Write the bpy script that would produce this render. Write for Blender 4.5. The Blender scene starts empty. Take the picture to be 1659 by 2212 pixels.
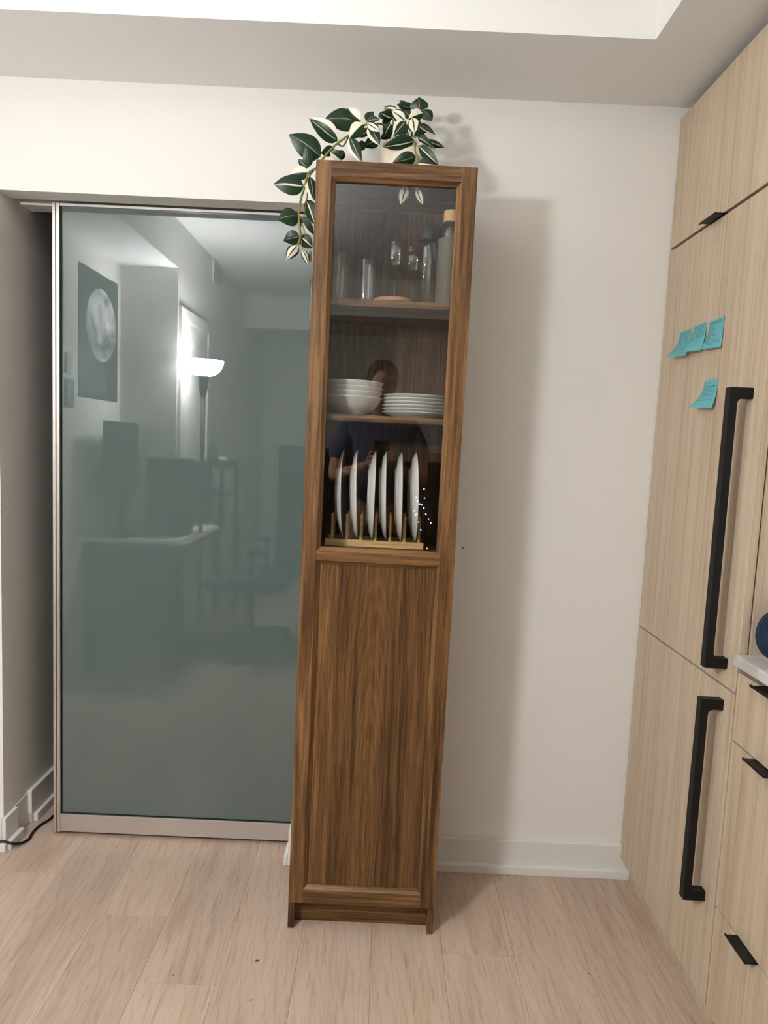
import bpy, math, random
from mathutils import Vector, Matrix
random.seed(7)
S = bpy.context.scene
COL = S.collection

# ------------------------------------------------------------------ camera
W, H, F = 1659, 2212, 1480.0
CAM = Vector((.014, -2.077, 1.337))
PITCH, ROLL, YAW = -.098, .045, -.002
_f = Vector((-math.sin(YAW)*math.cos(PITCH), math.cos(YAW)*math.cos(PITCH), math.sin(PITCH)))
_r = Vector((math.cos(YAW), math.sin(YAW), 0)); _u = _r.cross(_f)
_r2 = math.cos(ROLL)*_r + math.sin(ROLL)*_u
_u2 = -math.sin(ROLL)*_r + math.cos(ROLL)*_u
cd = bpy.data.cameras.new('camera'); cam = bpy.data.objects.new('camera', cd); COL.objects.link(cam)
cd.sensor_fit = 'VERTICAL'; cd.sensor_height = 36; cd.lens = 36*F/H; cd.clip_start = .05
M = Matrix((( _r2.x, _u2.x, -_f.x, CAM.x), (_r2.y, _u2.y, -_f.y, CAM.y), (_r2.z, _u2.z, -_f.z, CAM.z), (0, 0, 0, 1)))
cam.matrix_world = M
S.camera = cam
def ray(x, y): return _f + _r2*((x-W/2)/F) - _u2*((y-H/2)/F)
def on_y(x, y, Y): d = ray(x, y); return CAM + d*((Y-CAM.y)/d.y)

# ------------------------------------------------------------------ world, light, exposure
wd = bpy.data.worlds.new('world'); S.world = wd; wd.use_nodes = True
wd.node_tree.nodes['Background'].inputs[0].default_value = (.02, .025, .035, 1)
wd.node_tree.nodes['Background'].inputs[1].default_value = 1
S.view_settings.view_transform = 'Standard'; S.view_settings.look = 'None'
S.view_settings.gamma = 1; S.view_settings.use_curve_mapping = False
S.view_settings.exposure = 0.38
S.cycles.transparent_max_bounces = 32
LAMP_POWER = 40.0; BOWL_GLOW = 185.0
LAMP = Vector((-1.125, -2.02, 0))

# ------------------------------------------------------------------ helpers
class MB:
    def __init__(s): s.v = []; s.f = []; s.uv = None; s.sm = []
    def box(s, x0, x1, y0, y1, z0, z1):
        n = len(s.v)
        s.v += [(x0,y0,z0),(x1,y0,z0),(x1,y1,z0),(x0,y1,z0),(x0,y0,z1),(x1,y0,z1),(x1,y1,z1),(x0,y1,z1)]
        s.f += [tuple(n+i for i in q) for q in ((0,3,2,1),(4,5,6,7),(0,1,5,4),(1,2,6,5),(2,3,7,6),(3,0,4,7))]
        return s
    def lathe(s, prof, c=(0,0,0), seg=40, axis='z'):
        n = len(s.v); k = len(prof)
        for i in range(seg):
            a = 2*math.pi*i/seg
            for r, h in prof:
                p = (r*math.cos(a), r*math.sin(a), h)
                if axis == 'x': p = (h, r*math.cos(a), r*math.sin(a))
                if axis == 'y': p = (r*math.sin(a), h, r*math.cos(a))
                s.v.append((c[0]+p[0], c[1]+p[1], c[2]+p[2]))
        for i in range(seg):
            j = (i+1) % seg
            for q in range(k-1):
                s.f.append((n+i*k+q, n+j*k+q, n+j*k+q+1, n+i*k+q+1))
        return s
    def tube(s, pts, r, seg=10, cap=True):
        pts = [Vector(p) for p in pts]; n = len(s.v); m = len(pts)
        rr = r if isinstance(r, (list, tuple)) else [r]*m
        t0 = (pts[1]-pts[0]).normalized(); up = Vector((0,0,1)) if abs(t0.z) < .9 else Vector((1,0,0))
        a = t0.cross(up).normalized()
        for i, p in enumerate(pts):
            t = (pts[min(i+1,m-1)]-pts[max(i-1,0)]).normalized()
            a = (a - t*a.dot(t)).normalized(); b = t.cross(a)
            for q in range(seg):
                w = 2*math.pi*q/seg
                s.v.append(tuple(p + (a*math.cos(w)+b*math.sin(w))*rr[i]))
        for i in range(m-1):
            for q in range(seg):
                w = (q+1) % seg
                s.f.append((n+i*seg+q, n+i*seg+w, n+(i+1)*seg+w, n+(i+1)*seg+q))
        if cap:
            s.f.append(tuple(n+q for q in range(seg))[::-1]); s.f.append(tuple(n+(m-1)*seg+q for q in range(seg)))
        return s
    def prism(s, poly, lo, hi, axis='y'):
        n = len(s.v); k = len(poly)
        for h in (lo, hi):
            for a, b in poly:
                s.v.append({'y': (a, h, b), 'x': (h, a, b), 'z': (a, b, h)}[axis])
        s.f.append(tuple(range(n, n+k))); s.f.append(tuple(range(n+2*k-1, n+k-1, -1)))
        for i in range(k):
            j = (i+1) % k; s.f.append((n+i, n+k+i, n+k+j, n+j))
        return s
    def loft(s, loops, cap=True):
        n = len(s.v); k = len(loops[0])
        for L in loops: s.v += [tuple(p) for p in L]
        for i in range(len(loops)-1):
            for q in range(k):
                w = (q+1) % k
                s.f.append((n+i*k+q, n+i*k+w, n+(i+1)*k+w, n+(i+1)*k+q))
        if cap:
            s.f.append(tuple(n+q for q in range(k))[::-1]); s.f.append(tuple(n+(len(loops)-1)*k+q for q in range(k)))
        return s
    def quad(s, a, b, c, d):
        n = len(s.v); s.v += [tuple(a), tuple(b), tuple(c), tuple(d)]; s.f.append((n, n+1, n+2, n+3)); return s
    def build(s, name, mat, parent=None, smooth=False, bevel=0, origin=None):
        if parent is not None: o0 = wloc(parent)
        elif origin is not None: o0 = Vector(origin)
        else:
            xs = [p[0] for p in s.v]; ys = [p[1] for p in s.v]; zs = [p[2] for p in s.v]
            o0 = Vector(((min(xs)+max(xs))/2, (min(ys)+max(ys))/2, min(zs)))
        me = bpy.data.meshes.new(name)
        me.from_pydata([(p[0]-o0.x, p[1]-o0.y, p[2]-o0.z) for p in s.v], [], s.f)
        import bmesh
        bm = bmesh.new(); bm.from_mesh(me); bmesh.ops.recalc_face_normals(bm, faces=bm.faces); bm.to_mesh(me); bm.free()
        if s.uv:
            L = me.uv_layers.new(name='UVMap')
            for lp in me.loops: L.data[lp.index].uv = s.uv[lp.vertex_index]
        if smooth:
            for p in me.polygons: p.use_smooth = True
            if smooth == 'auto':
                me.set_sharp_from_angle(angle=math.radians(40))
        ob = bpy.data.objects.new(name, me); COL.objects.link(ob)
        if parent is not None: ob.parent = parent
        else: ob.location = o0
        for m in (mat if isinstance(mat, (list, tuple)) else [mat]): me.materials.append(m)
        if bevel:
            b = ob.modifiers.new('bevel', 'BEVEL'); b.width = bevel; b.segments = 2; b.limit_method = 'ANGLE'; b.angle_limit = math.radians(50)
            b.harden_normals = False
        return ob
def wloc(o):
    v = Vector((0,0,0))
    while o is not None: v += o.location; o = o.parent
    return v
def tag(o, label=None, cat=None, group=None, kind=None):
    if label: o['label'] = label
    if cat: o['category'] = cat
    if group: o['group'] = group
    if kind: o['kind'] = kind
    return o
def thing(name, loc, label=None, cat=None, group=None, kind=None):
    o = bpy.data.objects.new(name, None); COL.objects.link(o); o.location = loc; o.empty_display_size = .05
    return tag(o, label, cat, group, kind)
def B(*a): return MB().box(*a)
def struct(name, mb, mat, **k): return tag(mb.build(name, mat, **k), kind='structure')

# ------------------------------------------------------------------ materials
def lin(r, g, b):
    f = lambda c: (c/255/12.92) if c/255 <= .04045 else ((c/255+.055)/1.055)**2.4
    return (f(r), f(g), f(b), 1)
def mat(name, col, rough=.5, metal=0, spec=.5, ior=1.45, **k):
    m = bpy.data.materials.new(name); m.use_nodes = True
    p = m.node_tree.nodes['Principled BSDF']
    p.inputs['Base Color'].default_value = col; p.inputs['Roughness'].default_value = rough
    p.inputs['Metallic'].default_value = metal; p.inputs['IOR'].default_value = ior
    p.inputs['Specular IOR Level'].default_value = spec
    for n, v in k.items(): p.inputs[n.replace('_', ' ')].default_value = v
    return m
class NT:
    def __init__(s, m): s.t = m.node_tree; s.p = s.t.nodes['Principled BSDF']
    def n(s, typ, **k):
        x = s.t.nodes.new(typ)
        for a, v in k.items():
            if a.startswith('i_'):
                key = a[2:]
                x.inputs[int(key) if key.isdigit() else key.replace('_', ' ')].default_value = v
            else: setattr(x, a, v)
        return x
    def l(s, a, b): s.t.links.new(a, b)
    def ramp(s, fac, stops):
        r = s.n('ShaderNodeValToRGB'); e = r.color_ramp.elements
        while len(e) < len(stops): e.new(.5)
        for i, (q, c) in enumerate(stops): e[i].position = q; e[i].color = c
        s.l(fac, r.inputs[0]); return r.outputs[0]
    def noise(s, vec, scale, detail=3, rough=.5, dist=0):
        x = s.n('ShaderNodeTexNoise'); x.inputs['Scale'].default_value = scale; x.inputs['Detail'].default_value = detail
        x.inputs['Roughness'].default_value = rough; x.inputs['Distortion'].default_value = dist
        s.l(vec, x.inputs['Vector']); return x.outputs[0]
    def mapping(s, vec, scale, loc=None):
        x = s.n('ShaderNodeMapping'); x.inputs['Scale'].default_value = scale
        if loc is not None:
            if isinstance(loc, tuple): x.inputs['Location'].default_value = loc
            else: s.l(loc, x.inputs['Location'])
        s.l(vec, x.inputs['Vector']); return x.outputs[0]
    def mix(s, fac, a, b, mode='MIX'):
        x = s.n('ShaderNodeMix', data_type='RGBA', blend_type=mode)
        if isinstance(fac, (int, float)): x.inputs[0].default_value = fac
        else: s.l(fac, x.inputs[0])
        for i, c in ((6, a), (7, b)):
            if isinstance(c, tuple): x.inputs[i].default_value = c
            else: s.l(c, x.inputs[i])
        return x.outputs[2]
    def math(s, op, a, b=None):
        x = s.n('ShaderNodeMath', operation=op)
        for i, c in ((0, a), (1, b)):
            if c is None: continue
            if isinstance(c, (int, float)): x.inputs[i].default_value = c
            else: s.l(c, x.inputs[i])
        return x.outputs[0]
    def bump(s, h, strength=.1, dist=.001):
        b = s.n('ShaderNodeBump'); b.inputs['Strength'].default_value = strength; b.inputs['Distance'].default_value = dist
        s.l(h, b.inputs['Height']); s.l(b.outputs[0], s.p.inputs['Normal'])

def walnut(name, axis, cathedral=False, bands=False):
    m = mat(name, (.1,.06,.03,1), .42, spec=.35); t = NT(m)
    co = t.n('ShaderNodeTexCoord').outputs['Object']
    oi = t.n('ShaderNodeObjectInfo'); off = t.math('MULTIPLY', oi.outputs['Random'], 13.0)
    cb = t.n('ShaderNodeCombineXYZ'); [t.l(off, cb.inputs[i]) for i in range(3)]
    vec0 = cb.outputs[0]; band = None
    if bands:
        sp = t.n('ShaderNodeSeparateXYZ'); t.l(co, sp.inputs[0])
        wn = t.n('ShaderNodeTexWhiteNoise', noise_dimensions='1D')
        t.l(t.math('FLOOR', t.math('MULTIPLY', t.math('ADD', sp.outputs['X'], 3.035), 15.0)), wn.inputs['W'])
        band = wn.outputs['Value']
        va = t.n('ShaderNodeVectorMath', operation='ADD'); t.l(cb.outputs[0], va.inputs[0]); t.l(wn.outputs['Color'], va.inputs[1]); vec0 = va.outputs[0]
    sc = {'z': (1, 1, .07), 'x': (.07, 1, 1), 'y': (1, .07, 1)}[axis]
    v = t.mapping(co, sc, vec0)
    w = t.noise(v, 11, 3, .5, .6)
    broad = t.ramp(w, [(.38, lin(72,47,26)), (.5, lin(101,72,40)), (.62, lin(123,88,54))])
    sc2 = tuple(c*(.5 if c < 1 else 1) for c in sc)
    streak = t.noise(t.mapping(co, sc2, vec0), 95, 4, .6, .3)
    col = t.mix(.7, broad, t.ramp(streak, [(.36, lin(51,32,16)), (.5, lin(100,70,39)), (.64, lin(137,101,63))]))
    if cathedral:
        wv = t.n('ShaderNodeTexWave', wave_type='RINGS', rings_direction='Y', wave_profile='SIN')
        wv.inputs['Scale'].default_value = 22; wv.inputs['Distortion'].default_value = 2.5; wv.inputs['Detail'].default_value = 3
        wv.inputs['Detail Scale'].default_value = 1.2
        t.l(t.mapping(co, (1, 1, .1), (.0, 0, -.03)), wv.inputs['Vector'])
        col = t.mix(.32, col, t.ramp(wv.outputs['Fac'], [(.1, lin(70,45,25)), (.6, lin(120,87,51)), (.95, lin(83,57,32))]))
    if bands: col = t.mix(1, col, t.ramp(band, [(0, (.74,.72,.70,1)), (1, (1.14,1.14,1.12,1))]), 'MULTIPLY')
    pores = t.noise(t.mapping(co, tuple(c*(.3 if c < 1 else 1) for c in sc), cb.outputs[0]), 520, 2, .6)
    col = t.mix(.55, col, t.ramp(pores, [(.36, (.34,.29,.25,1)), (.48, (1,1,1,1))]), 'MULTIPLY')
    t.l(col, t.p.inputs['Base Color']); t.bump(pores, .12, .0005)
    return m
WZ = walnut('walnut_vertical', 'z'); WX = walnut('walnut_horizontal', 'x'); WP = walnut('walnut_panel', 'z', True, True)

def light_wood(name):
    m = mat(name, (.5,.38,.26,1), .48, spec=.3); t = NT(m)
    g = t.n('ShaderNodeNewGeometry').outputs['Position']
    v = t.mapping(g, (1, 1, .035))
    a = t.noise(v, 14, 3, .55, .4); b = t.noise(t.mapping(g, (1,1,.018)), 62, 4, .65, .25)
    c = t.noise(t.mapping(g, (1,1,.02)), 300, 3, .65)
    col = t.ramp(a, [(.32, lin(180,158,133)), (.5, lin(194,175,150)), (.66, lin(200,182,159))])
    col = t.mix(.55, col, t.ramp(b, [(.33, lin(166,141,116)), (.47, lin(194,175,150)), (.62, lin(206,190,166))]))
    col = t.mix(.4, col, t.ramp(c, [(.36, (.66,.60,.55,1)), (.5, (1,1,1,1))]), 'MULTIPLY')
    t.l(col, t.p.inputs['Base Color']); t.bump(c, .06, .0004); return m
LW = light_wood('pale_ash_laminate')

def floor_mat():
    m = mat('pale_oak_plank', (.5,.4,.32,1), .42, spec=.35); t = NT(m)
    g = t.n('ShaderNodeTexCoord').outputs['Object']
    oi = t.n('ShaderNodeObjectInfo'); off = t.math('MULTIPLY', oi.outputs['Random'], 17.0)
    cb = t.n('ShaderNodeCombineXYZ'); [t.l(off, cb.inputs[i]) for i in range(3)]
    a = t.noise(t.mapping(g, (1,.12,1), cb.outputs[0]), 14, 3, .55, .8)
    b = t.noise(t.mapping(g, (1,.045,1), cb.outputs[0]), 190, 4, .65, .5)
    col = t.ramp(a, [(.3, lin(178,155,137)), (.5, lin(188,167,150)), (.7, lin(196,175,158))])
    col = t.mix(.75, col, t.ramp(b, [(.33, (.70,.65,.60,1)), (.45, (.96,.95,.94,1)), (.6, (1,1,1,1))]), 'MULTIPLY')
    wv = t.n('ShaderNodeTexWave', wave_type='RINGS', rings_direction='Z'); wv.inputs['Scale'].default_value = 16
    wv.inputs['Distortion'].default_value = 5; wv.inputs['Detail'].default_value = 3; wv.inputs['Detail Scale'].default_value = 2
    t.l(t.mapping(g, (1,.14,1), cb.outputs[0]), wv.inputs['Vector'])
    col = t.mix(.4, col, t.ramp(wv.outputs['Fac'], [(.0, (.80,.75,.70,1)), (.14, (1,1,1,1))]), 'MULTIPLY')
    tone = t.ramp(oi.outputs['Random'], [(0, (.93,.92,.92,1)), (.5, (1,.985,.97,1)), (1, (1.04,1.03,1.0,1))])
    col = t.mix(1, col, tone, 'MULTIPLY')
    t.l(col, t.p.inputs['Base Color']); t.bump(b, .08, .0005); return m
FM = floor_mat()

def paint(name, col, rough=.6):
    m = mat(name, col, rough, spec=.25); t = NT(m)
    g = t.n('ShaderNodeNewGeometry').outputs['Position']
    t.bump(t.noise(g, 220, 3), .03, .0006); return m
PAINT = paint('white_wall_paint', lin(232,229,222)); CEIL = paint('white_ceiling_paint', lin(236,234,229), .75)
TRIM = paint('white_trim_gloss', lin(226,223,216), .4)
ALU = mat('satin_aluminium', lin(214,208,203), .38, .85)
BLACK = mat('matt_black_metal', (.007,.0065,.006,1), .5, spec=.28)
DARK = mat('dark_void', (.02,.02,.02,1), .8, spec=.1)
FROST = mat('frosted_green_glass', lin(90,102,98), .0, spec=.5, ior=1.75)
WHITE_CER = mat('white_ceramic', lin(222,218,210), .22, spec=.5)
POT = mat('cream_pot', lin(226,213,192), .55, spec=.3)
BAMBOO = mat('bamboo', lin(222,184,126), .5, spec=.3)
t = NT(BAMBOO); g = t.n('ShaderNodeTexCoord').outputs['Object']
t.l(t.ramp(t.noise(t.mapping(g, (.08,1,1)), 220, 3), [(.3, lin(196,155,98)), (.6, lin(226,190,132))]), t.p.inputs['Base Color'])
BAMBOO_CAP = mat('bamboo_cap', lin(218,178,120), .5, spec=.3)
CORK = mat('brown_wood_disc', lin(166,124,92), .6, spec=.2)

def thin_glass(name, tint=(1,1,1,1), f0=.04, rough=0.0):
    m = bpy.data.materials.new(name); m.use_nodes = True; nt = m.node_tree; nt.nodes.clear()
    o = nt.nodes.new('ShaderNodeOutputMaterial'); mx = nt.nodes.new('ShaderNodeMixShader')
    tr = nt.nodes.new('ShaderNodeBsdfTransparent'); gl = nt.nodes.new('ShaderNodeBsdfGlossy'); lw = nt.nodes.new('ShaderNodeLayerWeight')
    tr.inputs[0].default_value = tint; gl.inputs['Roughness'].default_value = rough
    pw_ = nt.nodes.new('ShaderNodeMath'); pw_.operation = 'POWER'; pw_.inputs[1].default_value = 5
    ma = nt.nodes.new('ShaderNodeMath'); ma.operation = 'MULTIPLY_ADD'; ma.inputs[1].default_value = 1-f0; ma.inputs[2].default_value = f0
    nt.links.new(lw.outputs['Facing'], pw_.inputs[0]); nt.links.new(pw_.outputs[0], ma.inputs[0])
    nt.links.new(ma.outputs[0], mx.inputs[0]); nt.links.new(tr.outputs[0], mx.inputs[1]); nt.links.new(gl.outputs[0], mx.inputs[2])
    nt.links.new(mx.outputs[0], o.inputs[0]); return m
PANE = thin_glass('clear_pane', (.92,.94,.93,1), .08)
GLASS = thin_glass('clear_drinking_glass', (.985,.99,.99,1), .05)

# ------------------------------------------------------------------ room shell
ZC, ZT, ZH = 2.339, 2.612, 2.026            # low ceiling, raised ceiling, opening head
XL, XC = -1.15, -.226                        # opening left and right
X0, X1, YJ = -1.628, -1.28, -1.995           # left wall, stepped wall, step
XK, XR, YF = .82, 1.44, -5.0                 # kitchen fronts, right wall, far wall
YT, XT, YB = -.318, .622, -4.02              # raised-ceiling edges
# floor with single planks
fl = struct("floor", B(-1.9, 1.6, YF-.1, 2.4, -.06, -.012), DARK)
pw, pl = .19, 1.22
full = None
ends = {(-4): -.287, (-3): -.520}
for row in list(range(-8, 9))+[-9]:
    xa = -.345 + pw*(row+2)
    if xa > XR: continue
    e = ends.get(row, random.uniform(-.9, .3))
    y = e
    while y > YF: y -= pl
    while y < 2.3:
        ya, yb = max(y, YF-.05), min(y+pl, 2.35)
        if yb - ya > pl-.001 and full is not None:
            ob = bpy.data.objects.new('plank', full.data); COL.objects.link(ob)
        else:
            ob = B(-pw/2+.0003, pw/2-.0003, -(yb-ya)/2+.0003, (yb-ya)/2-.0003, -.012, 0).build('plank', FM, origin=(0,0,0))
            if yb-ya > pl-.001: full = ob
        ob.parent = fl; ob.location = Vector((xa+pw/2, (ya+yb)/2, 0)) - fl.location
        y += pl

# back wall with a pocket opening
wb = MB()
wb.box(X0-.15, XL, 0, .19, 0, 2.75)                          # left of the opening
wb.box(XL, XR+.1, 0, .072, ZH, 2.75); wb.box(XL, XR+.1, .125, .19, ZH, 2.75); wb.box(XL, XR+.1, .072, .125, ZH+.05, 2.75)
wb.box(XC, XR+.1, 0, .062, 0, ZH); wb.box(XC, XR+.1, .135, .19, 0, ZH); wb.box(.75, XR+.1, .062, .135, 0, ZH)
struct('wall_back', wb, PAINT)
struct('wall_bedroom_side', B(XL-.1, XL, .19, 2.4, 0, 2.75), PAINT)
struct('wall_bedroom_back', B(XL, XR+.1, 2.4, 2.5, 0, 2.75), PAINT)
struct('wall_bedroom_right', B(XR, XR+.1, .19, 2.4, 0, 2.75), PAINT)
struct('ceiling_bedroom', B(XL, XR, .19, 2.4, 2.45, 2.55), CEIL)
struct('wall_left', B(X0-.1, X0, YJ, 0, 0, 2.75), PAINT)
struct('wall_step', B(X0-.1, X1, YF, YJ, 0, 2.75), PAINT)
struct('wall_right', B(XR, XR+.1, YF, 0, 0, 2.75), PAINT)
struct('wall_far', B(X0-.1, XR+.1, YF-.1, YF, 0, 2.75), PAINT)
cl = MB()
cl.box(X0, XR, YT, 0, ZC, 2.75); cl.box(X0, X1, YJ, YT, ZC, 2.75); cl.box(XT, XR, YF, YT, ZC, 2.75); cl.box(X1, XT, YF, YB, 2.325, 2.75)
cl.box(X1, XT, YB, YT, ZT, 2.75)
struct('ceiling', cl, CEIL)
def baseboard(name, pts_boxes):
    m = MB()
    for b in pts_boxes: m.box(*b)
    return struct(name, m, TRIM, bevel=.0015)
baseboard('baseboard_back', [(XC-.001, XR, -.013, -.0005, .0, .103), (XC-.012, XR, -.03, -.013, 0, .027), (XC-.013, XC-.0005, -.013, .055, 0, .103), (XC-.024, XC-.013, -.03, .055, 0, .027)])
baseboard('baseboard_left', [(X0, XL, -.013, -.0005, 0, .103), (X0, XL+.02, -.03, -.013, 0, .027), (XL+.0005, XL+.013, -.013, .062, 0, .103), (XL+.013, XL+.03, -.013, .07, 0, .027)])
baseboard('baseboard_bedroom', [(XL+.0005, XL+.016, .142, 2.3, 0, .115), (XL+.016, XL+.03, .155, 2.3, 0, .028)])
struct('trim_1', B(XL+.0005, XL+.004, .0625, .1415, 0, .106), TRIM)
struct('trim_2', B(XL+.0, XC-.0005, .074, .1235, ZH+.035, ZH+.0495), BLACK)     # overhead track
m = mat('wall_fleck', lin(120,110,100), .7)
tag(MB().lathe([(0, 0), (.0035, 0), (.0025, -.0008), (0, -.0009)], (.264, -.0002, 1.034), 12, 'y').build('wall_scuff', m, smooth=True), 'tiny dark scuff mark on the white wall beside the walnut cabinet', 'scuff')

# sliding frosted glass door
d1 = thing('door_1', (-.62, .096, 0), kind='structure')
DY0, DY1 = .080, .114; DXL, DXR = -1.030, .2
st = MB(); st.box(DXL, DXL+.0095, DY0, DY1, .010, ZH-.004); st.build('stile', ALU, d1, bevel=.001)
st = MB(); st.box(DXL+.0125, DXL+.023, DY0-.002, DY1, .012, ZH-.004); st.build('stile', ALU, d1, bevel=.001)
B(DXL+.0095, DXL+.0125, DY0+.006, DY1-.004, .012, ZH-.006).build('stile_groove', DARK, d1)
B(DXL+.023, DXR, DY0-.001, DY1, .014, .074).build('bottom_rail', ALU, d1, bevel=.001)
B(DXL+.023, DXR, DY0-.001, DY1, ZH-.012, ZH-.004).build('top_rail', ALU, d1, bevel=.001)
B(DXL+.023, DXR, DY0+.008, DY1-.008, .074, ZH-.012).build('glass_pane', FROST, d1)
B(DXL+.023, DXL+.026, DY0+.003, DY0+.008, .074, ZH-.012).build('gasket', DARK, d1)
B(DXL+.026, DXR, DY0+.004, DY0+.008, .074, .0765).build('gasket', DARK, d1)

# ------------------------------------------------------------------ walnut bookcase
CX, CYB = .003, -.03
cab = thing('bookcase', (CX, -.17, 0), 'tall narrow walnut bookcase with a half glazed door', 'bookcase')
CYF = CYB-.28; DYF = CYF-.021
HW = .2
def cb(x0, x1, y0, y1, z0, z1): return B(CX+x0, CX+x1, y0, y1, z0, z1)
for s in (-1, 1):
    cb(*sorted((s*HW, s*(HW-.0165))), CYF, CYB, 0, 2.02).build('side_panel', WZ, cab, bevel=.0008)
I = HW-.0165
cb(-I, I, CYF, CYB-.006, 2.002, 2.02).build('top_panel', WX, cab)
cb(-I, I, CYB-.005, CYB-.001, .08, 2.002).build('back_panel', WP, cab)
for z, dy in ((1.70, .012), (1.41, .012), (1.055, .004), (.74, .01), (.43, .01), (.10, .002)):
    cb(-I, I, CYF+dy, CYB-.006, z-.0165, z).build('shelf', WX, cab, bevel=.0008)
cb(-I, I, CYF+.035, CYF+.05, 0, .082).build('plinth', WX, cab)
door = thing('door', (0, 0, 0)); door.parent = cab
def frame_bar(name, x0, x1, z0, z1, ch, mt):
    """bar with chamfers on the sides in ch (subset of LRTB); chamfer 10 mm, 8 mm deep; mitred ends follow neighbours"""
    c = .010; d = .009
    y0, y1 = DYF, CYF-.001
    f = [(x0+(c if 'L' in ch else 0), z0+(c if 'B' in ch else 0)), (x1-(c if 'R' in ch else 0), z0+(c if 'B' in ch else 0)),
         (x1-(c if 'R' in ch else 0), z1-(c if 'T' in ch else 0)), (x0+(c if 'L' in ch else 0), z1-(c if 'T' in ch else 0))]
    o = [(x0, z0), (x1, z0), (x1, z1), (x0, z1)]
    mb = MB(); mb.loft([[(CX+a, y0, b) for a, b in f], [(CX+a, y0+d, b) for a, b in o], [(CX+a, y1, b) for a, b in o]])
    mb.build(name, mt, door)
DW = .1975; FL = .038; CH = .010
frame_bar('stile', -DW, -DW+FL+CH, .09, 2.02, 'R', WZ)
frame_bar('stile', DW-FL-CH, DW, .09, 2.02, 'L', WZ)
RI = DW-FL
def rail(z0, z1, ch):
    c = CH; d = .009; y0, y1 = DYF-.0002, CYF-.001
    za, zb = z0+(c if 'B' in ch else 0), z1-(c if 'T' in ch else 0)
    mb = MB()
    f = [(-RI, za), (RI, za), (RI, zb), (-RI, zb)]
    o = [(-RI+(c if 'B' in ch else 0), z0), (RI-(c if 'B' in ch else 0), z0), (RI-(c if 'T' in ch else 0), z1), (-RI+(c if 'T' in ch else 0), z1)]
    mb.loft([[(CX+a, y0, b) for a, b in f], [(CX+a, y0+d, b) for a, b in o], [(CX+a, y1, b) for a, b in o]])
    mb.build('rail', WX, door)
rail(1.974, 2.02, 'B'); rail(1.022, 1.067, 'TB'); rail(.09, .139, 'T')
pi = RI-CH
cb(-pi-.006, pi+.006, CYF-.009, CYF-.003, .133, 1.028).build('wood_panel', WP, door)
MB().quad((CX-pi-.006, CYF-.006, 1.061), (CX+pi+.006, CYF-.006, 1.061), (CX+pi+.006, CYF-.006, 1.98), (CX-pi-.006, CYF-.006, 1.98)).build('glass_pane', PANE, door)
cab.rotation_euler.y = .0042
def lx(z): return CX + .0042*z           # cabinet centre line at height z

# ------------------------------------------------------------------ crockery
def place(mb, name, mt, label, cat, group=None, smooth='auto', **k):
    return tag(mb.build(name, mt, smooth=smooth, **k), label, cat, group)
Z1, Z2, Z3 = 1.7003, 1.4103, 1.0553
# stack of bowls
for k in range(4):
    R, h = .0835, .052
    prof = [(0, .004), (.032, .004), (.033, 0), (.037, 0), (.038, .005), (.056, .014), (.071, .030), (.0815, h-.003), (R, h), (R-.0025, h+.0006), (R-.006, h-.004), (.067, .031), (.05, .016), (.03, .0085), (0, .008)]
    tilt = (0, 0, .01, -.02)[k]
    o = place(MB().lathe(prof, (0,0,0), 56), 'bowl', WHITE_CER, ['lowest bowl of the white bowl stack, standing on the cabinet shelf', 'second white bowl from the bottom of the bowl stack', 'third white bowl from the bottom of the bowl stack', 'topmost white bowl of the bowl stack behind the glass'][k], 'bowl', 'stacked white bowls on the shelf', origin=(0,0,0), smooth=True)
    o.location = (lx(1.41)-.0935+.001*k, -.165, Z2+.0135*k+.0006); o.rotation_euler = (tilt*.3, .0042, 0)
def plate_prof(R, h):
    return [(0, .003), (R*.55, .003), (R*.56, 0), (R*.62, 0), (R*.64, .004), (R*.85, h*.45), (R-.003, h-.0025), (R, h), (R-.003, h+.0008), (R*.83, h*.55), (R*.62, .009), (R*.5, .007), (0, .007)]
for k in range(6):
    n = ['lowest', 'second from bottom', 'third from bottom', 'fourth from bottom', 'fifth from bottom', 'topmost'][k]
    o = place(MB().lathe(plate_prof(.096, .017), (0,0,0), 64), 'plate', WHITE_CER, f'white side plate lying flat in the plate stack, {n}', 'plate', 'stacked white plates on the shelf', origin=(0,0,0), smooth=True)
    o.location = (lx(1.41)+.0855+random.uniform(-.001,.001), -.155, Z2+.0092*k); o.rotation_euler.y = .0042
# upright plates in a bamboo rack
PY = -.172
RX0, RX1 = lx(1.06)-.148, lx(1.06)+.122
rk = thing('plate_rack', (lx(1.06)-.01, PY, Z3), 'bamboo plate rack with upright dowels on the cabinet shelf', 'plate rack')
RYF, RYB = PY-.040, PY+.048
B(RX0, RX1, RYF-.008, RYF+.008, Z3, Z3+.018).build('front_rail', BAMBOO, rk, bevel=.001)
B(RX0, RX1, RYB-.008, RYB+.008, Z3, Z3+.018).build('back_rail', BAMBOO, rk, bevel=.001)
for x in (RX0+.018, RX1-.018): MB().tube([(x, RYF+.008, Z3+.009), (x, RYB-.008, Z3+.009)], .005).build('cross_dowel', BAMBOO, rk, True)
rk.rotation_euler.y = .0042; rk.location.z += .0004
pegx = [RX0+.0185+i*(RX1-RX0-.032)/6 for i in range(7)]
for x in pegx:
    for y in (RYF, RYB):
        MB().tube([(x, y, Z3+.016), (x, y, Z3+.088), (x, y, Z3+.090)], [.0042, .0042, .003]).build('dowel', BAMBOO, rk, 'auto')
rim = [-.0990, -.0625, -.0150, .0165, .0570, .0960]
tl = [.035, .045, .0, .04, .03, .03]
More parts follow.
